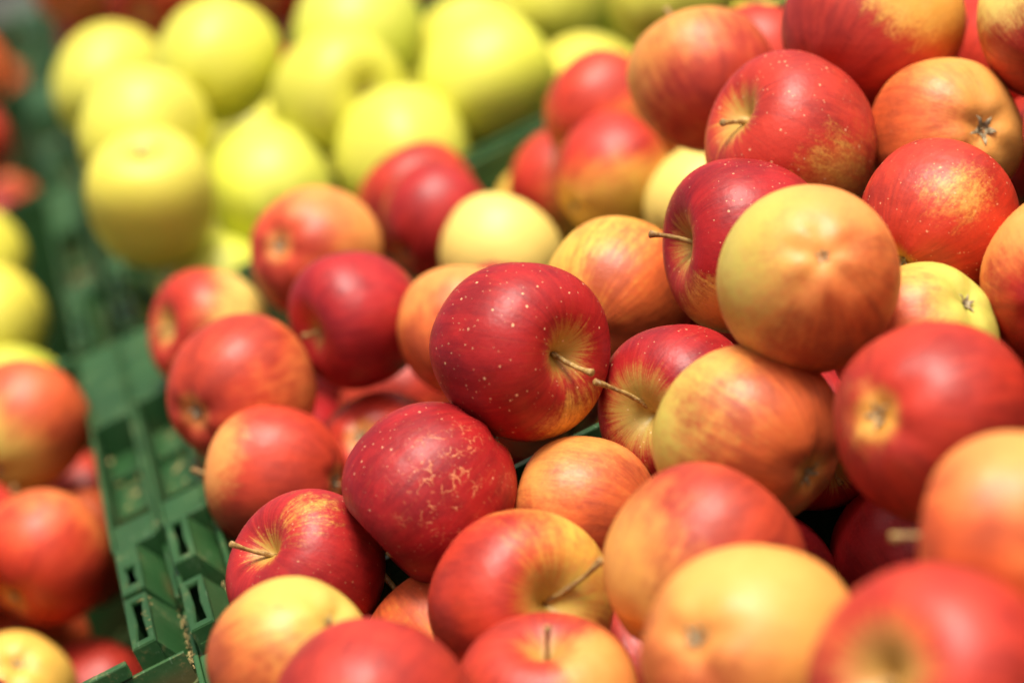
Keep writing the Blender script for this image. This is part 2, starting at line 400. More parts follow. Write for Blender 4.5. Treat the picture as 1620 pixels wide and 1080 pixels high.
RED = {'RO': (.58, .058, .024), 'CR': (.45, .022, .020), 'DR': (.36, .014, .014), 'BR': (.53, .040, .020), 'OR': (.66, .115, .030)}
BASE = {'YO': (.78, .45, .070), 'YG': (.55, .47, .085), 'OY': (.80, .330, .075), 'PY': (.80, .62, .15), 'YE': (.70, .67, .068), 'YL': (.50, .60, .065)}
def unit(v): return Vector(v).normalized()
rnd = random.Random(11)
def apple(pos, rad, axis, seed, label, group, golden=False, bdir=(0, 0, 1), bias=0., gain=0., red='BR', base='YO', dots=0., ex={}, res=(48, 34)):
    me, zt, zb = apple_mesh(seed, golden, res, 'plain' in ex)
    o = link('apple', me, M_SKIN)
    ax = (ROT @ Vector(axis)).normalized()
    q = ax.to_track_quat('Z', 'Y').to_matrix() @ Matrix.Rotation((seed * 2.399) % 6.283, 3, 'Z')
    o.matrix_world = Matrix.Translation(pos) @ q.to_4x4() @ Matrix.Scale(rad * (1.0 if golden else 1.025), 4)
    loc = lambda d: (q.transposed() @ (ROT @ Vector(d))).normalized()
    o['label'] = label; o['category'] = 'apple'; o['group'] = group
    o['seed'] = float((seed * .618) % 1. * 10); o['blush_dir'] = list(loc(bdir)); o['blush_bias'] = float(bias); o['blush_gain'] = float(gain)
    jr = random.Random(seed + 500); j = lambda c, a: [max(0., k * jr.uniform(1 - a, 1 + a)) for k in c]
    o['red_col'] = j(RED[red], .10); o['base_col'] = j(BASE[base] if isinstance(base, str) else base, .06); o['dots'] = float(dots)
    p = ex.get('patch'); o['patch_dir'] = list(loc(p[:3])) if p else [0., 0., 1.]; o['patch_cos'] = float(p[3]) if p else 3.
    g = ex.get('green'); o['green_dir'] = list(loc(g[:3])) if g else [0., 0., 1.]; o['green'] = float(g[3]) if g else 0.
    o['hollow'] = float(ex.get('cav', .30)); o['net'] = float(ex.get('net', 0)); o['net_dir'] = list(loc((.42, .12, .9)))
    o['streak'] = float(ex.get('streak', 0)); o['spots'] = float(ex.get('spots', 0))
    if 'tip' in ex: tip = q.transposed() @ (ROT @ Vector(ex['tip']))
    else: tip = Vector((jr.uniform(-.18, .18), jr.uniform(-.18, .18), jr.uniform(.85, 1.05)))
    s = link('stem', stem_mesh(zt, tip, seed, ex.get('thick', 1.)), M_STEM, o)
    c = link('calyx', calyx_mesh(zb, seed, 1.5 if 'star' in ex else .5 if 'plain' in ex else 1.), M_CALYX, o)
    return o
FIT = {
 'A1': (0.1769, -0.0313, 0.0549, 0.0361),
 'A2': (0.1195, -0.0513, 0.0237, 0.0347),
 'A3': (0.0589, -0.0340, 0.0105, 0.0324),
 'A4': (0.2273, -0.0371, 0.0030, 0.0335),
 'A5': (0.2848, -0.1122, 0.0544, 0.0347),
 'A6': (0.2867, 0.0031, 0.0395, 0.0361),
 'A7': (0.3311, 0.0545, 0.0563, 0.0380),
 'A8': (0.3959, 0.0497, 0.0288, 0.0342),
 'A9': (0.3545, -0.0441, 0.0264, 0.0324),
 'A10': (0.3190, -0.0885, -0.0005, 0.0327),
 'A11': (0.2878, -0.2047, 0.0155, 0.0360),
 'A12': (0.2376, -0.1134, 0.0066, 0.0350),
 'A13': (0.1711, -0.0579, -0.0116, 0.0306),
 'A14': (0.1293, -0.1121, -0.0124, 0.0356),
 'A15': (0.1946, -0.1708, -0.0082, 0.0360),
 'A16': (0.1867, -0.2665, -0.0026, 0.0360),
 'A17': (0.2264, -0.3554, -0.0018, 0.0370),
 'A18': (0.2784, -0.3051, 0.0048, 0.0360),
 'A19': (0.2873, -0.0614, -0.0971, 0.0350),
 'A20': (0.3840, -0.0937, -0.0033, 0.0348),
 'A21': (0.4587, 0.0427, 0.0543, 0.0347),
 'A22': (0.3966, 0.1029, 0.0753, 0.0391),
 'A23': (0.4605, 0.1465, 0.0197, 0.0340),
 'A24': (0.3326, 0.2001, 0.0619, 0.0350),
 'A25': (0.3763, 0.2911, 0.0305, 0.0340),
 'A26': (0.3073, 0.4053, 0.0198, 0.0332),
 'A27': (0.2909, 0.3476, -0.0005, 0.0324),
 'A28': (0.2744, 0.4438, -0.0201, 0.0337),
 'A29': (0.2656, 0.5030, -0.0440, 0.0331),
 'A30': (0.3235, 0.2997, -0.0250, 0.0328),
 'A31': (0.2164, 0.3443, -0.0123, 0.0340),
 'A32': (0.1968, 0.4051, 0.0047, 0.0329),
 'A33': (0.1967, 0.4708, 0.0025, 0.0351),
 'A34': (0.1268, 0.3556, 0.0338, 0.0350),
 'A35': (0.1292, 0.2151, 0.0284, 0.0331),
 'A36': (0.1720, 0.1715, 0.0102, 0.0331),
 'A37': (0.2356, 0.0822, 0.0212, 0.0335),
 'A38': (0.2851, 0.1056, -0.0143, 0.0341),
 'A39': (0.2397, 0.1897, -0.0617, 0.0330),
 'A40': (0.0570, 0.3822, 0.0139, 0.0330),
 'A41': (0.0608, 0.2083, 0.0249, 0.0355),
 'A42': (0.0599, 0.1492, -0.0049, 0.0331),
 'A43': (0.1092, 0.2057, -0.0397, 0.0345),
 'A44': (0.0951, -0.0610, -0.0352, 0.0323),
 'A45': (0.0433, -0.1480, 0.0232, 0.0298),
 'A46': (0.0611, -0.2058, 0.0120, 0.0339),
 'A47': (0.1210, -0.1758, -0.0278, 0.0329),
 'A48': (0.1864, 0.1118, -0.0091, 0.0337),
 'A49': (-0.0723, 0.3054, -0.0371, 0.0349),
 'A50': (-0.0624, 0.4209, 0.0015, 0.0356),
 'A51': (-0.1121, 0.2535, -0.0779, 0.0319),
 'A52': (-0.0837, 0.2923, -0.1186, 0.0331),
 'A53': (-0.1080, 0.3616, -0.0252, 0.0341),
 'A54': (0.0958, 0.2488, -0.0860, 0.0326),
 'A55': (0.4480, 0.0956, -0.0223, 0.0340),
 'Y1': (0.0582, 0.9076, 0.0759, 0.0400),
 'Y2': (0.0683, 0.6380, 0.0820, 0.0407),
 'Y3': (0.0566, 0.5661, 0.0563, 0.0393),
 'Y4': (0.1308, 0.7077, 0.0898, 0.0400),
 'Y5': (0.1250, 0.6186, 0.0168, 0.0395),
 'Y6': (0.1235, 0.7816, 0.0076, 0.0390),
 'Y7': (0.1888, 0.6494, 0.0471, 0.0403),
 'Y8': (0.2206, 0.7218, 0.0611, 0.0430),
 'Y9': (0.2071, 0.5852, 0.0049, 0.0416),
 'Y10': (0.2961, 0.8407, -0.0081, 0.0400),
 'Y11': (0.2778, 0.6216, 0.0178, 0.0420),
 'Y12': (0.3746, 0.9077, -0.0131, 0.0400),
 'Y13': (0.3402, 0.6931, -0.0368, 0.0394),
 'Y14': (0.4016, 0.5717, 0.0310, 0.0416),
 'Y15': (0.2732, 0.6597, -0.0509, 0.0396),
 'Y16': (0.0645, 0.5821, -0.0222, 0.0377),
 'Y17': (-0.0909, 0.9076, 0.0027, 0.0400),
 'Y18': (-0.0886, 0.7788, -0.0166, 0.0404),
 'Y19': (-0.0946, 0.7165, -0.0602, 0.0386),
 'Y20': (0.1583, 0.6561, -0.0420, 0.0390),
 'Y21': (0.4310, 1.0360, -0.0611, 0.0399),
 'B1': (0.1229, 1.0862, 0.0987, 0.0391),
 'B2': (0.2115, 1.0857, 0.0667, 0.0391),
 'B3': (0.0669, 1.2699, 0.1102, 0.0391),
 'B4': (0.0661, 1.3163, 0.0508, 0.0380),
 'B5': (-0.0543, 1.2276, 0.0854, 0.0390),
 'B6': (-0.0685, 1.0928, 0.0539, 0.0370),
}
T = {
 'A1': ((0.72, -0.04, 0.69), (-0.2, 0.5, 0.8), 0.75, 0.35, 'DR', 'YO', 1.3, {'patch': (0.55, -0.83, 0.1, 0.93), 'cav': 0.3, 'tip': (0.79, -0.25, 0.74), 'green': (-1, -0.1, -0.1, 0.35)}, 'dark red freckled apple in sharp focus at the middle, stem pointing right'),
 'A2': ((-0.7, -0.68, 0.12), (0.1, 0.3, 0.9), 0.85, 0.3, 'DR', 'OY', 0.8, {'net': 1.0}, 'dark red apple with a net of pale russet cracks, just below the central freckled apple'),
 'A3': ((-0.62, 0.42, 0.6), (0, 0.3, 0.9), 1.0, 0.3, 'CR', 'YO', 0.5, {'patch': (0.02, 0.78, 0.6, 1.02), 'cav': 0.2, 'tip': (-0.88, 0.4, 0.62)}, 'bright red apple with brown stem poking left, beside the near corner of the crate rims'),
 'A4': ((-0.62, -0.05, 0.78), (0.1, 0.8, 0.1), 0.62, 0.35, 'DR', 'YG', 1.0, {'cav': 0.52, 'tip': (-1.06, 0.31, 0.86)}, 'green and red apple whose long stem points left across the central freckled apple'),
 'A5': ((-0.05, -0.2, -0.97), (0.6, -0.6, 0.4), 0.02, 0.45, 'OR', 'OY', 0.0, {'green': (-0.97, 0.1, 0.15, 0.75), 'plain': 1, 'streak': -0.4}, 'apricot orange apple with a greenish left side resting on top of the pile at right'),
 'A6': ((-0.93, 0, 0.32), (-0.1, 0.6, 0.7), 0.7, 0.35, 'DR', 'YO', 0.8, {'patch': (-0.1, -0.9, 0.4, 0.72), 'tip': (-1.14, 0.13, 0.3), 'cav': 0.3}, 'dark red freckled apple tucked behind the apricot orange one, its thin stem pointing left'),
 'A7': ((-0.82, 0.35, 0.42), (-0.3, 0.6, 0.6), 0.42, 0.45, 'BR', 'YO', 1.0, {'patch': (0.38, -0.42, 0.82, 0.95), 'tip': (-0.82, 0.2, 0.55), 'cav': 0.35}, 'large red and yellow freckled apple high on the pile, short stem at its left side'),
 'A8': ((-0.4, -0.05, -0.9), (-0.9, -0.2, 0.3), -0.05, 0.75, 'OR', 'OY', 0.15, {'star': 1}, 'orange yellow apple showing a dry star shaped calyx, near the right edge'),
 'A9': ((0.6, 0.55, -0.55), (-0.2, 0.3, 0.8), 0.68, 0.3, 'BR', 'YO', 1.0, {'patch': (0.12, 0.3, 0.93, 0.98)}, 'glowing red freckled apple lying below the apple with the star shaped calyx'),
 'A10': ((-0.53, -0.55, -0.62), (-0.85, -0.2, 0.45), -0.02, 0.95, 'OR', 'YG', 0.1, {'green': (0.7, 0.6, 0.4, 0.6)}, 'yellow green apple with orange cheek, between the apricot apple and a big red one'),
 'A11': ((0.7, -0.1, -0.7), (0.3, 0.5, 0.7), 0.85, 0.3, 'BR', 'YO', 0.1, {'patch': (-0.78, 0.1, 0.62, 1.03)}, 'big soft red apple at the right with its pale calyx facing left'),
 'A12': ((-0.65, 0.4, -0.6), (0.6, -0.1, 0.4), 0.22, 0.5, 'OR', 'OY', 0.0, {'green': (-0.7, -0.2, 0.5, 0.8)}, 'large orange yellow apple directly beneath the apricot orange one'),
 'A13': ((-0.93, 0.12, -0.3), (0.5, -0.6, 0.5), 0.28, 0.5, 'OR', 'OY', 0.1, {'tip': (-1.16, 0.16, 0.22)}, 'small orange apple whose pale stem touches the russet netted dark apple'),
 'A14': ((0.5, 0.1, 0.85), (-0.8, -0.35, 0.35), 0.45, 0.55, 'BR', 'YO', 0.1, {'cav': 0.5, 'tip': (0.85, 0.52, 0.72)}, 'red apple with yellow streaks and deep green stem hollow, bottom centre'),
 'A15': ((0.6, 0.72, -0.3), (0.75, 0.6, 0.1), 0.22, 0.6, 'RO', 'OY', 0.0, {}, 'orange apple blushing red on its upper right, below the large orange yellow one'),
 'A16': ((0.6, -0.25, -0.75), (-0.5, -0.75, 0.1), -0.08, 0.6, 'OR', 'OY', 0.0, {}, 'blurred pale orange yellow apple close to the viewer at the bottom right'),
 'A17': ((-0.65, 0.25, 0.7), (0.3, 0.4, 0.6), 0.42, 0.3, 'BR', 'OY', 0.0, {'cav': 0.5}, 'very blurred pinkish red apple with an olive stem hollow, lowest at the bottom right corner'),
 'A18': ((-0.9, 0.05, -0.3), (-0.6, -0.6, 0.3), 0.2, 0.5, 'OR', 'OY', 0.0, {'tip': (-1.1, 0.05, -0.3)}, 'blurred orange apple with a pale stem end sticking out left, at the right edge'),
 'A19': ((0, 0.5, -0.8), (0, 0.5, 0.5), 1.0, 0.2, 'DR', 'OY', 0.0, {}, 'dark red apple deep in the shadowed gap below the big soft red apple'),
 'A20': ((0.3, 0.3, -0.9), (0.1, -0.95, 0.3), 0.25, 0.9, 'BR', 'OY', 0.1, {}, 'orange apple shading to deep red below, cut off by the right edge'),
 'A21': ((0.2, 0.6, -0.7), (0, -1, 0.2), 0.05, 1.1, 'BR', 'PY', 0.2, {'green': (-0.3, 0.7, 0.3, 0.3)}, 'pale yellow apple with red underside in the top right corner'),
 'A22': ((0.6, 0.7, -0.4), (-0.6, -0.1, 0.5), 0.5, 0.4, 'BR', 'YO', 0.0, {'patch': (0.5, 0.42, 0.72, 0.72)}, 'big blurred red apple with a yellow flash at the top edge'),
 'A23': ((0.7, 0.6, -0.4), (0, 0.5, 0.5), 1.0, 0.2, 'BR', 'OY', 0.0, {}, 'pinkish red apple wedged behind the big blurred red one near the top right'),
 'A24': ((-0.3, 0.85, -0.4), (0.5, -0.5, 0.5), 0.22, 0.55, 'RO', 'OY', 0.0, {'tip': (-0.52, 1.04, -0.35)}, 'round orange red apple high on the pile, seen against the yellow apples'),
 'A25': ((0.7, 0.6, -0.4), (0, 0.5, 0.5), 1.0, 0.2, 'BR', 'OY', 0.0, {}, 'red apple mostly hidden behind the round orange red one'),
 'A26': ((0.7, 0.6, -0.4), (-0.3, 0.85, 0.3), 0.22, 0.75, 'RO', 'OY', 0.0, {'green': (0.8, -0.3, 0.3, 0.8)}, 'blurred red topped apple beside the far green rim, left of the round orange red one'),
 'A27': ((0.75, 0.55, -0.4), (-0.3, 0.85, 0.2), 0.02, 0.9, 'BR', 'YO', 0.0, {'green': (0.8, 0.2, 0.3, 0.6)}, 'blurred apple red above and golden below, in front of two alike at the far rim'),
 'A28': ((0.7, 0.6, -0.4), (-0.9, 0.3, 0.3), 0.0, 0.8, 'BR', 'YO', 0.0, {'green': (0.8, 0.0, 0.3, 0.5)}, 'blurred half red half yellow apple just right of the bare stretch of far rim'),
 'A29': ((0.7, 0.6, -0.4), (0, -0.5, 0.5), -0.4, 0.4, 'OR', 'YO', 0.0, {}, 'sliver of yellowish apple under the far rim beside the half red one'),
 'A30': ((0.6, 0.7, -0.4), (0, -0.5, 0.5), -0.9, 0.2, 'OR', 'PY', 0.0, {}, 'pale yellow apple half hidden left of the dark freckled one'),
 'A31': ((0.5, 0.8, -0.4), (0, -0.7, 0.3), -0.7, 0.4, 'OR', 'PY', 0.0, {'spots': 1}, 'pale yellow apple with two faint brown spots behind the central freckled apple'),
 'A32': ((0.7, 0.6, -0.4), (0, 0.5, 0.5), 1.0, 0.2, 'CR', 'OY', 0.0, {}, 'blurred dark red apple just in front of another dark red one by the yellow heap'),
 'A33': ((-0.6, 0.7, -0.4), (0, 0.5, 0.5), 1.0, 0.2, 'BR', 'OY', 0.0, {}, 'blurred dark red apple rising highest before the yellow apples'),
 'A34': ((0.55, -0.1, -0.82), (-0.6, -0.4, 0.4), 0.22, 0.55, 'RO', 'OY', 0.0, {}, 'blurred orange red apple with calyx turned left, at the corner near the yellow apples'),
 'A35': ((-0.8, -0.25, 0.5), (0.2, 0.4, 0.7), 1.0, 0.2, 'CR', 'YG', 0.0, {'cav': 0.16}, 'blurred dark red apple with a small greenish stem hollow facing left'),
 'A36': ((0.2, 0.85, -0.45), (0.1, -0.8, 0.4), 0.25, 0.6, 'OR', 'OY', 0.0, {}, 'orange apple half hidden directly behind the left side of the central freckled apple'),
 'A37': ((0.45, 0.55, -0.7), (0.6, -0.2, 0.6), 0.16, 0.5, 'OR', 'YO', 0.0, {'streak': 0.6}, 'yellow apple with orange red streaks right behind the central freckled apple'),
 'A38': ((-0.6, 0.7, -0.4), (0, 0.5, 0.5), 0.6, 0.3, 'BR', 'OY', 0.0, {}, 'red apple showing only a crescent left of the dark freckled apple'),
 'A39': ((-0.6, 0.7, -0.4), (0, 0.5, 0.5), -0.4, 0.3, 'OR', 'YO', 0.0, {}, 'yellow apple glimpsed in the chink between central apple and long stemmed one'),
 'A40': ((-0.8, 0.1, 0.5), (-0.8, 0.3, 0.2), 0.08, 1.0, 'BR', 'PY', 0.0, {'cav': 0.3}, 'blurred half red half yellow apple topmost along the left rim of the heap'),
 'A41': ((0.6, 0.3, -0.72), (-0.3, 0.2, 0.3), 0.32, 0.35, 'RO', 'OY', 0.0, {}, 'blurred orange red apple with calyx at its lower left, beside the crate rims'),
 'A42': ((-0.9, 0.05, -0.3), (0.2, 0.3, 0.5), 0.5, 0.3, 'RO', 'OY', 0.05, {'patch': (-0.85, 0.3, 0.4, 0.8), 'tip': (-1.2, 0.09, -0.3)}, 'orange red apple with small stem pointing left over the crate rim'),
 'A43': ((0.3, -0.4, -0.8), (0, 0.5, 0.5), 0.7, 0.25, 'BR', 'OY', 0.0, {'patch': (-0.8, -0.5, 0.3, 0.85)}, 'bright red apple lying low behind the russet netted apple'),
 'A44': ((-0.6, 0.7, -0.4), (-0.3, 0.5, 0.3), 0.15, 0.4, 'OR', 'YO', 0.3, {'tip': (-0.88, 1.02, -0.3), 'thick': 1.4}, 'small orange apple with thick stem, between two red ones at bottom left of centre'),
 'A45': ((-0.6, -0.55, -0.58), (-0.55, -0.75, 0.3), 0.08, 0.7, 'OR', 'OY', 0.0, {'green': (0.5, 0.7, 0.5, 0.6)}, 'yellow apple with dark calyx at its upper right, bottom left of the heap'),
 'A46': ((0.3, 0.4, -0.8), (0.2, 0.6, 0.3), 0.55, 0.4, 'BR', 'YO', 0.0, {'patch': (-0.1, -0.15, 0.97, 0.88)}, 'blurred red apple with yellow flash at the bottom edge, left of centre'),
 'A47': ((-0.05, 0.87, 0.45), (-0.5, 0.2, 0.5), 0.38, 0.4, 'BR', 'OY', 0.0, {'patch': (0.68, 0.4, 0.6, 0.8), 'tip': (-0.03, 0.9, 0.5), 'cav': 0.25}, 'blurred red apple with upright stem at the bottom edge, centre'),
 'A48': ((-0.6, 0.7, -0.4), (0, 0.1, 0.5), 0.9, 0.2, 'BR', 'OY', 0.0, {}, 'orange red apple wedged underneath the central freckled apple'),
 'A49': ((0.4, 0.6, -0.6), (0.1, -0.3, 0.5), 0.32, 0.35, 'RO', 'OY', 0.0, {}, 'large orange red apple in the left crate, beside the slotted rim blocks'),
 'A50': ((0.3, 0.6, -0.6), (0.55, 0.75, 0.1), 0.0, 0.8, 'OR', 'OY', 0.0, {'green': (-0.6, -0.5, 0.6, 0.8)}, 'orange apple with a greenish cheek in the left crate, farther along the rim'),
 'A51': ((-0.2, -0.6, -0.7), (0, -0.5, 0.5), -0.42, 0.4, 'OR', 'YO', 0.0, {'streak': 1.0}, 'golden yellow apple with faint orange streaks in the bottom left corner'),
 'A52': ((0.7, 0.6, -0.4), (0, 0.5, 0.5), 1.0, 0.2, 'BR', 'OY', 0.0, {}, 'small looking pinkish red apple low in the left crate against its near rim'),
 'A53': ((0.6, 0.7, -0.4), (0, 0.5, 0.5), 0.75, 0.2, 'BR', 'OY', 0.0, {}, 'red apple cut off by the left edge, between two orange ones in the left crate'),
 'A54': ((0.6, 0.7, -0.4), (0, 0.5, 0.5), -0.4, 0.3, 'OR', 'OY', 0.0, {}, 'yellow orange apple glimpsed in the gap left of the russet netted apple'),
 'A55': ((0.6, 0.7, -0.4), (0, 0.5, 0.5), 1.0, 0.2, 'BR', 'OY', 0.0, {}, 'pinkish red apple peeping out at the right edge behind the star calyx apple'),
}
Y = {
 'Y1': ((0.2, 0.7, -0.6), 0, 'round yellow apple farthest back of the three stacked along the left rim'),
 'Y2': ((0.2, 0.8, -0.3), 0, 'middle one of three overlapping yellow apples along the left rim'),
 'Y3': ((-0.08, 0.8, 0.6), 0, 'big yellow apple with a dark stem pit, nearest of three along the left rim'),
 'Y4': ((0.3, 0.7, -0.6), 0.55, 'greenish yellow apple high at the back, right of the three stacked ones'),
 'Y5': ((-0.3, 0.5, -0.8), 0, 'pale yellow apple in front, right of the one with the stem pit'),
 'Y6': ((0.2, 0.7, -0.5), 0, 'yellow apple whose tip shows just above the pale one in front'),
 'Y7': ((0.55, -0.02, 0.83), 0.65, 'greenish yellow apple with its dark pit facing right, in the middle of the yellow heap'),
 'Y8': ((0.2, 0.7, -0.6), 0.15, 'yellow apple at the top edge behind the greenish one with the dark pit'),
 'Y9': ((-0.2, 0.6, -0.7), 0, 'light yellow apple in front, directly behind the dark red apples'),
 'Y10': ((0.2, 0.7, -0.6), 0, 'yellow apple behind and above the largest pale yellow one'),
 'Y11': ((0.7, 0.6, -0.4), 0, 'largest pale yellow apple, right of centre in the yellow heap'),
 'Y12': ((0.2, 0.7, -0.6), 0.1, 'golden yellow apple cut off by the top edge, right of the dark green gap'),
 'Y13': ((0.2, 0.7, -0.6), 0.1, 'small visible top of a yellow apple above the red topped apple at the rim'),
 'Y14': ((0.2, 0.7, -0.6), 0.0, 'olive yellow apple at the top edge behind the round orange red one'),
 'Y15': ((0.2, 0.7, -0.6), 0.1, 'yellow apple lying low just behind the bare stretch of far rim'),
 'Y16': ((0.4, 0.7, -0.3), 0.4, 'yellow green apple low in the near left corner of the yellow crate'),
 'Y17': ((0.2, 0.7, -0.6), 0, 'yellow apple cut by the left edge, farthest of three in the left crate'),
 'Y18': ((0.2, 0.7, -0.6), 0, 'yellow apple cut by the left edge, middle of three in the left crate'),
 'Y19': ((0.2, 0.7, -0.6), 0, 'yellow apple cut by the left edge, lowest of three, above an orange one'),
 'Y20': ((0.2, 0.7, -0.6), 0.2, 'yellow apple barely visible between the dark red apples and the pale yellow ones'),
 'Y21': ((0.2, 0.7, -0.6), 0.2, 'yellow apple at the top edge, mostly hidden by nearer yellow ones'),
}
B = {
 'B1': ('RO', 0.9, 'very blurred red apple at the top edge, left of the greenish yellow one'),
 'B2': ('DR', 0.9, 'very blurred dark red apple at the top edge, right of the greenish yellow one'),
 'B3': ('OR', 0.1, 'very blurred orange apple at the top edge, nearest the far left rims'),
 'B4': ('RO', 0.4, 'very blurred dull red apple just behind the rearmost yellow apple'),
 'B5': ('OR', 0.2, 'blurred orange apple cut by the left edge near the top left corner'),
 'B6': ('BR', 0.7, 'blurred red apple cut by the left edge, below the orange one near the top left'),
}
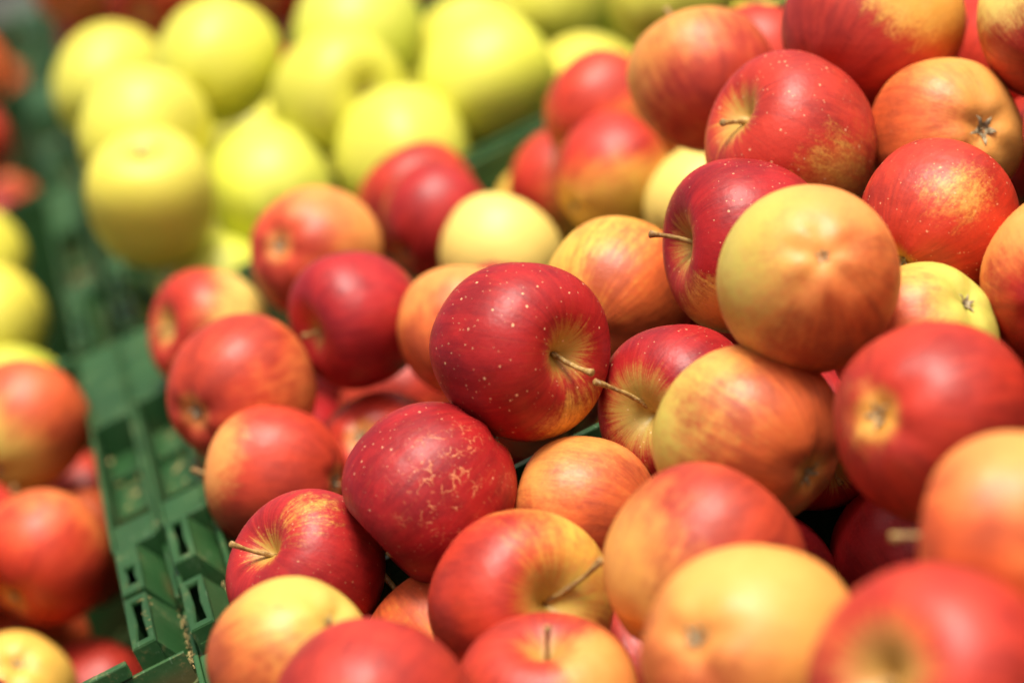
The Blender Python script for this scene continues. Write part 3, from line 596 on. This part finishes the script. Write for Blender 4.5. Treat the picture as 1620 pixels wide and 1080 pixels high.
FILL = [
 ('R0', 0.2240, -0.0520, -0.0800, 0.0330),
 ('R0', 0.2750, -0.0360, -0.0360, 0.0300),
 ('R1', 0.0757, 0.3659, -0.0545, 0.0342),
 ('R1', 0.1530, 0.1487, -0.0508, 0.0322),
 ('R1', 0.0617, 0.4433, -0.0744, 0.0345),
 ('R1', 0.0710, 0.3010, -0.0450, 0.0318),
 ('R1', 0.1302, 0.2837, -0.0419, 0.0317),
 ('R1', 0.4507, 0.0383, -0.0659, 0.0342),
 ('R1', 0.4761, 0.3169, 0.0482, 0.0319),
 ('R1', 0.5292, 0.3563, 0.0058, 0.0331),
 ('R1', 0.3622, 0.1326, -0.0082, 0.0343),
 ('R1', 0.3539, 0.3490, 0.0033, 0.0309),
 ('R1', 0.5081, 0.1949, -0.0030, 0.0316),
 ('R1', 0.4696, 0.2500, 0.0425, 0.0340),
 ('R1', 0.2006, 0.2492, -0.0189, 0.0331),
 ('R1', 0.3767, 0.4118, 0.0163, 0.0311),
 ('R1', 0.1200, 0.0368, -0.0036, 0.0321),
 ('R1', 0.2858, 0.0452, -0.0972, 0.0311),
 ('R0', 0.3257, -0.1898, -0.0420, 0.0341),
 ('R0', 0.1457, -0.3209, -0.0503, 0.0350),
 ('R0', 0.1729, -0.2190, -0.0575, 0.0319),
 ('R0', 0.3827, -0.1556, -0.0586, 0.0335),
 ('R0', 0.1575, -0.0951, -0.0742, 0.0343),
 ('R0', 0.0648, -0.1274, -0.0700, 0.0348),
 ('R0', 0.3580, -0.0487, -0.0436, 0.0322),
 ('R0', 0.1538, -0.1671, -0.1041, 0.0336),
 ('R0', 0.1517, -0.0411, -0.1097, 0.0328),
 ('R2', 0.4002, 0.7295, -0.0742, 0.0392),
 ('R2', 0.0877, 0.7273, -0.0423, 0.0371),
 ('R2', 0.3359, 0.9855, -0.0461, 0.0393),
 ('R2', 0.4776, 0.6910, -0.0547, 0.0403),
 ('R2', 0.2586, 1.0231, -0.0414, 0.0382),
 ('R2', 0.1947, 0.8860, -0.0459, 0.0367),
 ('R2', 0.0748, 0.6414, -0.0648, 0.0367),
 ('R2', 0.2409, 0.8263, 0.0556, 0.0379),
 ('R2', 0.1311, 0.9404, 0.0186, 0.0408),
 ('R2', 0.4562, 0.9588, -0.0221, 0.0365),
 ('R2', 0.4602, 0.7819, 0.0073, 0.0407),
 ('R2', 0.3849, 1.0024, 0.0122, 0.0380),
 ('R2', 0.0644, 0.7744, -0.1080, 0.0366),
 ('R2', 0.0643, 0.9436, -0.1056, 0.0370),
 ('R3', 0.2449, 1.4341, -0.0617, 0.0384),
 ('R3', 0.5280, 1.2835, -0.0505, 0.0383),
 ('R3', 0.1786, 1.2202, -0.0492, 0.0369),
 ('R3', 0.3419, 1.2908, -0.0424, 0.0353),
 ('R3', 0.4409, 1.1960, -0.0454, 0.0361),
 ('R3', 0.3088, 1.2221, -0.0649, 0.0359),
 ('R3', 0.3736, 1.1687, -0.0413, 0.0382),
 ('R3', 0.4939, 1.1230, -0.0435, 0.0359),
 ('R3', 0.4912, 1.3445, -0.0454, 0.0346),
 ('R3', 0.2807, 1.2562, 0.0016, 0.0378),
 ('R3', 0.1521, 1.2110, 0.0384, 0.0346),
 ('R3', 0.0787, 1.4027, 0.0141, 0.0354),
 ('R3', 0.0646, 1.1294, 0.0454, 0.0347),
 ('R3', 0.2684, 1.1296, 0.0471, 0.0375),
 ('L1', -0.1410, 0.1574, -0.0732, 0.0335),
 ('L1', -0.1008, 0.0383, -0.0479, 0.0331),
 ('L1', -0.1171, 0.1003, -0.0423, 0.0332),
 ('L1', -0.0611, 0.4710, -0.0716, 0.0331),
 ('L1', -0.0622, 0.4017, -0.0718, 0.0326),
 ('L1', -0.0757, 0.1306, -0.0921, 0.0339),
 ('L1', -0.0689, 0.0656, -0.1056, 0.0337),
 ('L1', -0.1082, 0.3608, -0.0972, 0.0320),
 ('L2', -0.2077, 0.8691, -0.0579, 0.0380),
 ('L2', -0.1754, 0.7449, -0.0463, 0.0382),
 ('L2', -0.2238, 1.0320, -0.0704, 0.0400),
 ('L2', -0.1572, 0.9294, -0.0606, 0.0363),
 ('L3', -0.2002, 1.1605, -0.0646, 0.0355),
 ('L3', -0.0836, 1.3327, -0.0584, 0.0361),
 ('L3', -0.1870, 1.2494, -0.0657, 0.0348),
 ('L3', -0.1984, 1.3842, -0.0597, 0.0361),
 ('L3', -0.1109, 1.1411, -0.0691, 0.0386),
 ('L3', -0.0855, 1.2263, -0.0438, 0.0373),
 ('L3', -0.1525, 1.3136, -0.0687, 0.0388),
 ('L3', -0.1766, 1.4576, -0.0631, 0.0353),
 ('L3', -0.0666, 1.2548, -0.1061, 0.0355),
 ('L3', -0.0641, 1.3849, -0.1058, 0.0368),
 ('R4', 0.3017, 2.0608, -0.0557, 0.0383),
 ('R4', 0.1808, 1.7215, -0.0738, 0.0366),
 ('R4', 0.2301, 1.6794, -0.0440, 0.0363),
 ('R4', 0.1226, 1.7756, 0.0234, 0.0386),
 ('R4', 0.0742, 1.6937, 0.0573, 0.0387),
 ('R4', 0.1505, 1.8925, 0.0020, 0.0364),
 ('R4', 0.2381, 1.7555, -0.1087, 0.0349),
 ('L4', -0.1278, 1.7864, -0.0434, 0.0380),
 ('L4', -0.1137, 1.7028, -0.0567, 0.0360),
 ('L4', -0.0830, 1.8392, -0.0674, 0.0351),
 ('L4', -0.0768, 2.0578, -0.0656, 0.0386),
 ('L4', -0.1589, 1.8661, -0.0427, 0.0377),
 ('L4', -0.0645, 1.7744, -0.0736, 0.0349),
 ('L4', -0.0670, 1.6983, -0.1066, 0.0349),
 ('L4', -0.1591, 1.7367, -0.1061, 0.0373),
 ('L4', -0.0656, 1.9616, -0.1086, 0.0351),
 ('R0', 0.5609, -0.1336, 0.0415, 0.0328),
 ('R0', 0.5608, -0.2683, 0.0375, 0.0344),
 ('R0', 0.4231, -0.1981, 0.0104, 0.0350),
 ('R0', 0.3881, -0.3219, 0.0257, 0.0328),
 ('R0', 0.5102, -0.0468, 0.0168, 0.0323),
 ('R0', 0.4925, -0.2964, 0.0151, 0.0325),
 ('R0', 0.5451, -0.3658, -0.0106, 0.0327),
 ('R0', 0.5716, -0.2740, -0.0507, 0.0328),
 ('R0', 0.4913, -0.2101, 0.0394, 0.0332),
 ('R0', 0.3591, -0.2278, 0.0190, 0.0333),
 ('R0', 0.4315, -0.2660, 0.0297, 0.0324),
 ('R0', 0.4656, -0.1231, 0.0208, 0.0338),
 ('R0', 0.5394, -0.3355, 0.0494, 0.0340),
 ('R0', 0.4439, -0.3604, 0.0223, 0.0331),
 ('R0', 0.4287, -0.0715, 0.0418, 0.0324),
 ('R0', 0.5609, -0.1901, -0.0016, 0.0326),
 ('R0', 0.3409, -0.3606, -0.0071, 0.0329),
 ('R0', 0.5733, -0.1098, -0.0390, 0.0328),
 ('R0', 0.5703, -0.0440, 0.0381, 0.0324),
 ('R1', 0.5556, 0.1006, 0.0186, 0.0355),
 ('R1', 0.5738, 0.4371, -0.0036, 0.0342),
 ('R1', 0.5392, 0.1540, 0.0601, 0.0338),
 ('R1', 0.5597, 0.2925, 0.0534, 0.0333),
 ('R1', 0.5671, 0.2131, 0.0374, 0.0326),
 ('R1', 0.5484, 0.4123, 0.0614, 0.0335),
 ('R1', 0.5052, 0.0961, 0.0669, 0.0341),
 ('R1', 0.5464, 0.0357, 0.0399, 0.0347),
 ('R1', 0.4337, 0.4432, 0.0639, 0.0340),
 ('R1', 0.5739, 0.3118, -0.0121, 0.0326),
 ('R1', 0.5745, 0.1547, -0.0286, 0.0331),
 ('R1', 0.4738, 0.3896, 0.0608, 0.0349),
 ('R1', 0.5658, 0.0422, -0.0325, 0.0352),
 ('R1', 0.4984, 0.0351, -0.0096, 0.0334),
 ('L1', -0.1883, 0.3517, 0.0172, 0.0338),
 ('L1', -0.2957, 0.3484, -0.0012, 0.0350),
 ('L1', -0.1870, 0.1630, -0.0046, 0.0353),
 ('L1', -0.1431, 0.2180, -0.0084, 0.0326),
 ('L1', -0.2750, 0.2636, 0.0167, 0.0328),
 ('L1', -0.2727, 0.4173, 0.0049, 0.0343),
 ('L1', -0.2466, 0.2079, -0.0099, 0.0347),
 ('L1', -0.1973, 0.2542, 0.0124, 0.0326),
 ('L1', -0.2724, 0.1133, 0.0194, 0.0330),
 ('L1', -0.1859, 0.4629, 0.0199, 0.0327),
 ('L1', -0.2264, 0.0454, 0.0180, 0.0346),
 ('L1', -0.1653, 0.0800, 0.0077, 0.0355),
 ('L1', -0.2909, 0.0418, -0.0044, 0.0326),
 ('L1', -0.2986, 0.1550, -0.0260, 0.0337),
 ('L1', -0.1193, 0.1563, 0.0103, 0.0327),
 ('L1', -0.1633, 0.4033, -0.0151, 0.0337),
 ('L1', -0.1333, 0.2932, -0.0067, 0.0333),
 ('L1', -0.1158, 0.4629, 0.0169, 0.0339),
]
for i, (k, (x, y, z, r)) in enumerate(FIT.items()):
    p = Vector((x, y, z))
    if k in T:
        ax, bd, bi, ga, rd, ba, do, ex, lab = T[k]
        near = k in ('A1', 'A2', 'A3', 'A4', 'A5', 'A6', 'A7', 'A8', 'A9', 'A14')
        apple(p, r, ax, i + 1, lab, 'red and orange apples heaped in the crates', False, bd, bi, ga, rd, ba, do, ex, (96, 68) if near else (56, 40))
    elif k in Y:
        ax, gr, lab = Y[k]
        b = [a_ * (1 - gr) + c_ * gr for a_, c_ in zip(BASE['YE'], BASE['YL'])]
        apple(p, r, ax, i + 1, lab, 'yellow apples in the crates behind', True, base=b, bias=-3., ex=dict(cav=.34, green=(rnd.uniform(-1, 1), rnd.uniform(-1, 1), rnd.uniform(0, 1), rnd.uniform(.2, .7))))
    else:
        rd, bi, lab = B[k]
        apple(p, r, (.2, .6, -.7), i + 1, lab, 'blurred apples in the farthest crates', False, (0, .3, .5), bi, .3, rd, 'OY')
WHERE = {'R1': 'red apple buried under the big red heap of the middle crate, hardly visible', 'R0': 'red apple buried in the heap nearest the viewer, hardly visible between the front ones',
         'R2': 'yellow apple deep in the shade under the yellow heap', 'R3': 'blurred red apple in the crate behind the yellow apples',
         'L1': 'red apple lying low in the left crate, mostly out of frame', 'L2': 'yellow apple lying low in the left crate of yellow apples', 'L3': 'blurred orange apple lying low in the far left crate', 'L4': 'blurred apple in the farthest left crate at the top left corner', 'R4': 'blurred apple in the farthest crate at the top edge'}
for i, (cr, x, y, z, r) in enumerate(FILL):
    v = Vector((rnd.uniform(-1, 1), rnd.uniform(-1, 1), rnd.uniform(-1, 1)))
    gold = cr in ('R2', 'L2')
    if gold: apple(Vector((x, y, z)), r, v, 200 + i, WHERE[cr], 'buried apples in crate ' + {'R2': 'of yellow apples', 'L2': 'of yellow apples at left'}[cr], True, base='YE', bias=-3., res=(28, 20))
    else: apple(Vector((x, y, z)), r, v, 200 + i, WHERE[cr], {'R1': 'buried apples in the middle crate', 'R0': 'buried apples in the nearest crate', 'R3': 'apples in the crate behind the yellow ones', 'L1': 'low apples in the left crate', 'L3': 'low apples in the far left crate', 'R4': 'apples in the farthest crate', 'L4': 'apples in the farthest left crate'}[cr], False, (0, .5, .5), (1. if i < 2 else rnd.uniform(.2, .9)), .3, ('DR' if i < 2 else rnd.choice(('BR', 'BR', 'DR', 'OR'))), 'OY', res=(28, 20))  # first two were added to darken a gap: shade put into their red
